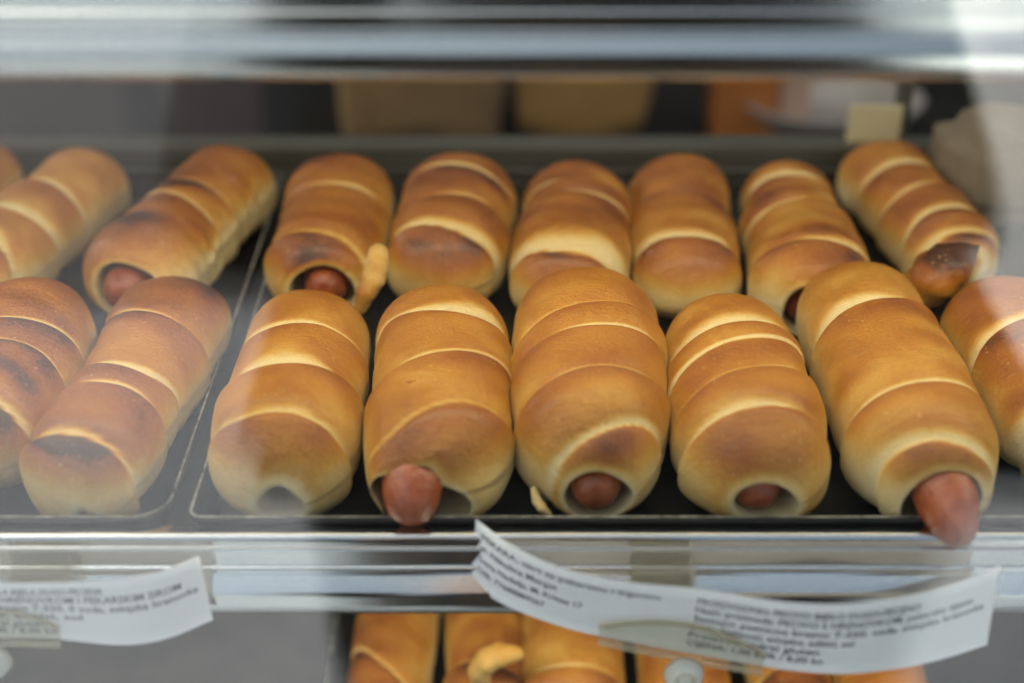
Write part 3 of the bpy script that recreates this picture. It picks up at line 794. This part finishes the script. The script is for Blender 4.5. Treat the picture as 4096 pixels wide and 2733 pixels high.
# ------------------------------------------------------------------ price tags
def spline(pts, n):
    P = np.array(pts, float); m = len(P); t = np.concatenate([[0], np.cumsum(np.linalg.norm(np.diff(P, axis=0), axis=1))]); t /= t[-1]
    tt = np.linspace(0, 1, n); out = []
    # Catmull-Rom by monotone parameter
    for q in tt:
        i = min(max(np.searchsorted(t, q) - 1, 0), m - 2); h = (q - t[i]) / (t[i + 1] - t[i])
        def tan(k):
            a, b = max(k - 1, 0), min(k + 1, m - 1); return (P[b] - P[a]) / (t[b] - t[a])
        d = t[i + 1] - t[i]; h2, h3 = h * h, h ** 3
        out.append((2 * h3 - 3 * h2 + 1) * P[i] + (h3 - 2 * h2 + h) * d * tan(i) + (-2 * h3 + 3 * h2) * P[i + 1] + (h3 - h2) * d * tan(i + 1))
    return np.array(out)
class Strip:
    def __init__(s, top, bot, n=64):
        s.T = spline(top, n); s.B = spline(bot, n); s.n = n
        mid = (s.T + s.B) / 2; s.len = float(np.sum(np.linalg.norm(np.diff(mid, axis=0), axis=1))); s.h = float(np.linalg.norm(s.T[n // 2] - s.B[n // 2]))
    def at(s, u, v, off=0.0):                          # u along 0..1, v down 0..1, off towards the viewer
        q = min(max(u, 0), 1) * (s.n - 1); i = min(int(q), s.n - 2); h = q - i
        a = s.T[i] * (1 - h) + s.T[i + 1] * h; b = s.B[i] * (1 - h) + s.B[i + 1] * h
        tx = (s.T[i + 1] - s.T[i]); nn = np.cross(tx, a - b); nn /= np.linalg.norm(nn)
        if nn[1] > 0: nn = -nn
        return a * (1 - v) + b * v + nn * off
def paper(strip, name, parent):
    v = []; f = []; m = 6; n = 60
    for off in (0.0, -0.00025):
        for i in range(n + 1):
            for j in range(m + 1): v.append(strip.at(i / n, j / m, off))
    k = (n + 1) * (m + 1)
    for o in (0, k):
        for i in range(n):
            for j in range(m):
                a = o + i * (m + 1) + j; f.append((a, a + 1, a + m + 2, a + m + 1))
    for i in range(n):
        for j in (0, m): a = i * (m + 1) + j; f.append((a, a + m + 1, a + m + 1 + k, a + k))
    for j in range(m):
        for i in (0, n): a = i * (m + 1) + j; f.append((a, a + 1, a + 1 + k, a + k))
    return raw(name, v, f, M['paper'], parent)
def lettering(strip, parent, lines, size):
    """printed lines, bent onto the strip: (text, u0, v0, width in u)"""
    V = []; F = []
    for text, u0, v0, uw in lines:
        cu = bpy.data.curves.new('t', 'FONT'); cu.body = text; cu.size = 1.0; cu.offset = 0.012; cu.resolution_u = 2
        o = bpy.data.objects.new('t', cu); C.objects.link(o); bpy.context.view_layer.update()
        me = o.to_mesh(); bm = bmesh.new(); bm.from_mesh(me); bmesh.ops.triangulate(bm, faces=bm.faces)
        xs = [q.co.x for q in bm.verts]; wd = max(xs) - min(xs); k = uw / wd
        b0 = len(V)
        for q in bm.verts: V.append(strip.at(u0 + (q.co.x - min(xs)) * k, v0 - q.co.y * size / strip.h, 0.00012))
        bm.verts.index_update(); F += [tuple(b0 + q.index for q in fc.verts) for fc in bm.faces]
        bm.free(); o.to_mesh_clear(); bpy.data.objects.remove(o); bpy.data.curves.remove(cu)
    return raw('lettering', V, F, M['ink'], parent, smooth=False)
for tg in TAGS:
    s = Strip(tg['top'], tg['bot'])
    pt = paper(s, 'price_tag', None); tag(pt, tg['label'], 'price tag', 'paper tags clipped to the shelf rail')
    lettering(s, pt, tg['lines'], tg['size'])
    c = tg['clip']; ch = tag(empty('tag_clip', (c['x'], -0.012, 0.0)), c['label'], 'tag clip', 'clear plastic clips on the shelf rail')
    # jaw over the rail, arm, pocket in front of the paper, round knob below
    x0, x1 = c['jaw']
    bmj = [(-0.0105, 0.0100), (-0.0092, 0.0100), (-0.0100, 0.0020), (-0.0135, -0.0060), (-0.0220, c['zp'] + 0.004), (-0.0236, c['zp'] + 0.003), (-0.0155, -0.0062), (-0.0120, 0.0030)]
    extrude_x('jaw', bmj, x0, x1, M['plastic'], ch)
    pv = []; pf = []; npk = 24
    us = np.linspace(c['u'][0], c['u'][1], npk + 1)
    for i, u in enumerate(us):
        hump = 1 - (2 * i / npk - 1) ** 2 * 0.55; vt = c['v'][0] + (1 - hump) * (c['v'][1] - c['v'][0]) * 0.9
        for off in (0.0006, 0.0020): pv += [s.at(u, vt, off), s.at(u, c['v'][1], off)]
    for i in range(npk):
        a = i * 4; b = a + 4
        pf += [(a, a + 1, b + 1, b), (a + 2, b + 2, b + 3, a + 3), (a, b, b + 2, a + 2), (a + 1, a + 3, b + 3, b + 1)]
    pf += [(0, 2, 3, 1), (npk * 4, npk * 4 + 1, npk * 4 + 3, npk * 4 + 2)]
    raw('pocket', pv, pf, M['clear'], ch, smooth=False)
    ev = []; er = []
    for i in range(npk + 1): ev.append(tuple(pv[i * 4 + 2])); er.append(0.0009)
    rv, rf = tube(ev, er, 8); raw('pocket_edge', rv, rf, M['edge'], ch)
    lv = [tuple(pv[i * 4 + 3]) for i in range(npk + 1)]; rv, rf = tube(lv, [0.0014] * len(lv), 8); raw('pocket_lip', rv, rf, M['edge'], ch)
    kb = c['knob']; bm = bmesh.new()
    bmesh.ops.create_cone(bm, cap_ends=True, segments=32, radius1=kb[3], radius2=kb[3] * 0.85, depth=0.005)
    bmesh.ops.bevel(bm, geom=bm.edges[:], offset=0.0008, segments=2, affect='EDGES')
    bm.transform(Matrix.Translation(kb[:3]) @ Matrix.Rotation(R(90), 4, 'X')); kn = bm_obj('knob', bm, M['whiteplastic'], ch, True)
    rp = [(kb[0] + kb[3] * 0.42 * math.cos(i * math.pi / 12), kb[1] - 0.0026, kb[2] + kb[3] * 0.42 * math.sin(i * math.pi / 12)) for i in range(25)]
    rv, rf = tube(rp, [0.0007] * 25, 8); raw('ring_mark', rv, rf, M['edge'], kn)

# ------------------------------------------------------------------ blurred things in the shop behind the case
def slab(name, x0, x1, z0, z1, y, dpt, m, label, cat, bevel=0.004, skew=0.0, n=10, wob=0.0):
    """a carton or bag: a box with softened, slightly uneven faces"""
    bm = bmesh.new(); bmesh.ops.create_cube(bm, size=1)
    bmesh.ops.subdivide_edges(bm, edges=bm.edges[:], cuts=n, use_grid_fill=True)
    rng = np.random.default_rng(int(abs(x0) * 1e4) + 5); ph = rng.random(6) * 6
    for v in bm.verts:
        x, yy, z = v.co; k = 1 + skew * (z + 0.5)
        if wob: r = 1 - wob * (abs(2 * x) ** 4 * abs(2 * z) ** 2); x *= r; z *= 1 - wob * abs(2 * x) ** 3 * 0.6
        dx = wob * 0.12 * math.sin(9 * z + ph[0] + 4 * yy); dz = wob * 0.25 * math.sin(7 * x + ph[1]); dy = wob * 0.3 * math.sin(8 * x + 5 * z + ph[2])
        v.co = Vector(((x0 + x1) / 2 + (x * k + dx) * (x1 - x0), y + dpt * (0.5 + yy * (1 + dy)), (z0 + z1) / 2 + (z + dz) * (z1 - z0)))
    return tag(bm_obj(name, bm, m, None, wob > 0), label, cat)
tag(box('counter', (-0.20, 0.66, GZ), (0.50, 0.98, -0.128), M['darkwall']), 'dark wooden counter behind the case', 'counter')
for x0, x1, mm, lab in PANELS:
    tag(box('wall_panel', (x0, 1.272, -1.1), (x1, 1.298, 0.6), M[mm]), lab, 'wall panel', 'panels on the back wall')
slab('paper_bag', -0.152, -0.005, -0.1275, 0.06, 0.735, 0.10, M['kraft'], 'large brown paper bag lying behind the case, left of the tan one', 'paper bag', wob=0.09)
slab('paper_bag', 0.000, 0.125, -0.1275, 0.06, 0.745, 0.10, M['tan'], 'tan paper bag with a curved lower edge, right of the brown bag', 'paper bag', wob=0.12)
slab('carton', 0.178, 0.232, -0.1275, 0.05, 0.74, 0.06, M['orange'], 'bright orange carton in the dim background, left of the peach one', 'carton')
slab('carton', 0.236, 0.262, -0.1275, 0.05, 0.75, 0.06, M['peach'], 'narrow pale peach carton beside the orange carton', 'carton')
slab('carton', 0.288, 0.358, -0.1275, 0.05, 0.845, 0.05, M['amber'], 'dark amber carton standing above the white dish', 'carton')
dv = []; df = []
prof = [(0.001, 0.0), (0.035, 0.0), (0.055, 0.010), (0.070, 0.024), (0.072, 0.026), (0.069, 0.026), (0.052, 0.013), (0.034, 0.004), (0.001, 0.004)]
for r_, z_ in prof:
    for k in range(40): dv.append((0.282 + r_ * 1.15 * math.cos(k * math.pi / 20), 0.762 + r_ * math.sin(k * math.pi / 20), -0.1275 + z_ * 1.4))
for i in range(len(prof) - 1):
    for k in range(40): df.append((i * 40 + k, i * 40 + (k + 1) % 40, (i + 1) * 40 + (k + 1) % 40, (i + 1) * 40 + k))
tag(raw('dish', dv, df, M['porcelain']), 'white dish below the amber carton, blurred behind the case', 'dish')
tag(box('cream_card', (0.201, 0.361, 0.0262), (0.2325, 0.363, 0.049), M['cream']), 'blank cream card standing on the back track behind the top right roll', 'card')
bm = bmesh.new(); bmesh.ops.create_icosphere(bm, subdivisions=4, radius=1)
for v in bm.verts:
    x, y, z = v.co; l = 1 + 0.07 * math.sin(6 * x + 3 * z) + 0.05 * math.sin(9 * y + 5 * x + 1) + 0.04 * math.sin(13 * z + 4 * x)
    s_ = lambda a: math.copysign(abs(a) ** 0.75, a)
    v.co = Vector((0.279 + 0.040 * s_(x) * l, 0.303 + 0.032 * s_(y) * l, 0.036 + 0.031 * s_(z) * l))
tag(bm_obj('paper_bag', bm, M['beige'], None, True), 'crumpled beige paper bag at the right end of the back row', 'paper bag')

# ------------------------------------------------------------------ the photographer, mirrored faintly in the front glass
def person():
    J = {'pelvis': (0.098, -0.70, -0.42, .240, .125), 'waist': (0.098, -0.69, -0.25, .235, .125), 'chest': (0.098, -0.67, -0.06, .235, .130), 'upper': (0.10, -0.66, 0.10, .150, .105),
         'hem': (0.098, -0.71, -0.62, .235, .130), 'hem2': (0.098, -0.72, -0.78, .225, .130),
         'neck': (0.07, -0.65, 0.215, .058, .060), 'head1': (0.05, -0.62, 0.30, .070, .080), 'head2': (0.045, -0.61, 0.38, .078, .092), 'head3': (0.045, -0.62, 0.46, .058, .068),
         'shL': (-0.035, -0.67, 0.10, .055, .055), 'elL': (-0.225, -0.64, -0.115, .056, .056), 'wrL': (-0.085, -0.53, 0.245, .032, .032), 'haL': (-0.055, -0.495, 0.315, .030, .022),
         'shR': (0.235, -0.67, 0.10, .055, .055), 'elR': (0.306, -0.63, -0.120, .056, .056), 'wrR': (0.105, -0.53, 0.245, .032, .032), 'haR': (0.080, -0.495, 0.315, .030, .022),
         'knL': (0.01, -0.71, -0.86, .065, .065), 'anL': (-0.01, -0.73, -1.09, .042, .042), 'toL': (-0.03, -0.62, -1.115, .034, .030),
         'knR': (0.21, -0.71, -0.86, .065, .065), 'anR': (0.23, -0.73, -1.09, .042, .042), 'toR': (0.26, -0.62, -1.115, .034, .030)}
    E_ = [('pelvis', 'waist'), ('waist', 'chest'), ('chest', 'upper'), ('upper', 'neck'), ('neck', 'head1'), ('head1', 'head2'), ('head2', 'head3'),
          ('upper', 'shL'), ('shL', 'elL'), ('elL', 'wrL'), ('wrL', 'haL'), ('upper', 'shR'), ('shR', 'elR'), ('elR', 'wrR'), ('wrR', 'haR'),
          ('pelvis', 'hem'), ('hem', 'hem2'), ('hem2', 'knL'), ('knL', 'anL'), ('anL', 'toL'), ('hem2', 'knR'), ('knR', 'anR'), ('anR', 'toR')]
    for sd_, hx, sx in (('L', -0.055, 1), ('R', 0.080, -1)):
        for k in range(4):
            b = (hx + sx * 0.004 + 0.0 * k, -0.487, 0.300 + 0.017 * k)
            J[f'f{sd_}{k}a'] = (hx + sx * 0.012, -0.478, b[2], .009, .009); J[f'f{sd_}{k}b'] = (hx + sx * 0.030, -0.470, b[2] + 0.002, .008, .008); J[f'f{sd_}{k}c'] = (hx + sx * 0.043, -0.482, b[2] + 0.003, .007, .007)
            E_ += [(f'ha{sd_}', f'f{sd_}{k}a'), (f'f{sd_}{k}a', f'f{sd_}{k}b'), (f'f{sd_}{k}b', f'f{sd_}{k}c')]
        J[f't{sd_}a'] = (hx + sx * 0.018, -0.515, 0.300, .010, .010); J[f't{sd_}b'] = (hx + sx * 0.040, -0.520, 0.318, .008, .008)
        E_ += [(f'ha{sd_}', f't{sd_}a'), (f't{sd_}a', f't{sd_}b')]
    names = list(J); me = bpy.data.meshes.new('person')
    me.from_pydata([J[n][:3] for n in names], [(names.index(a), names.index(b)) for a, b in E_], [])
    o = bpy.data.objects.new('person', me); C.objects.link(o); me.materials.append(M['coat'])
    sk = o.modifiers.new('skin', 'SKIN'); sk.use_smooth_shade = True; sk.branch_smoothing = 0.4
    for n, v in zip(names, me.skin_vertices[0].data): v.radius = (J[n][3] * 1.22, J[n][4] * 1.1); v.use_root = (n == 'pelvis')
    o.modifiers.new('sub', 'SUBSURF').render_levels = 2
    o.modifiers['sub'].levels = 2
    bpy.context.view_layer.update()
    ev = bpy.data.meshes.new_from_object(o.evaluated_get(bpy.context.evaluated_depsgraph_get()))
    o.modifiers.clear(); o.data = ev
    ev.materials.clear(); ev.materials.append(M['coat']); ev.materials.append(M['skin']); ev.materials.append(M['hair'])
    for p in ev.polygons:
        c = p.center
        if c.z > 0.43 or (c.z > 0.30 and c.y < -0.64 and abs(c.x - 0.05) < 0.12): p.material_index = 2
        elif (c.z > 0.225 and abs(c.x - 0.05) < 0.09 and c.y < -0.6) or (c.z > 0.24 and c.y > -0.56): p.material_index = 1
    return tag(o, 'person in a dark coat, seen as a dark reflection in the front glass', 'person')
person()
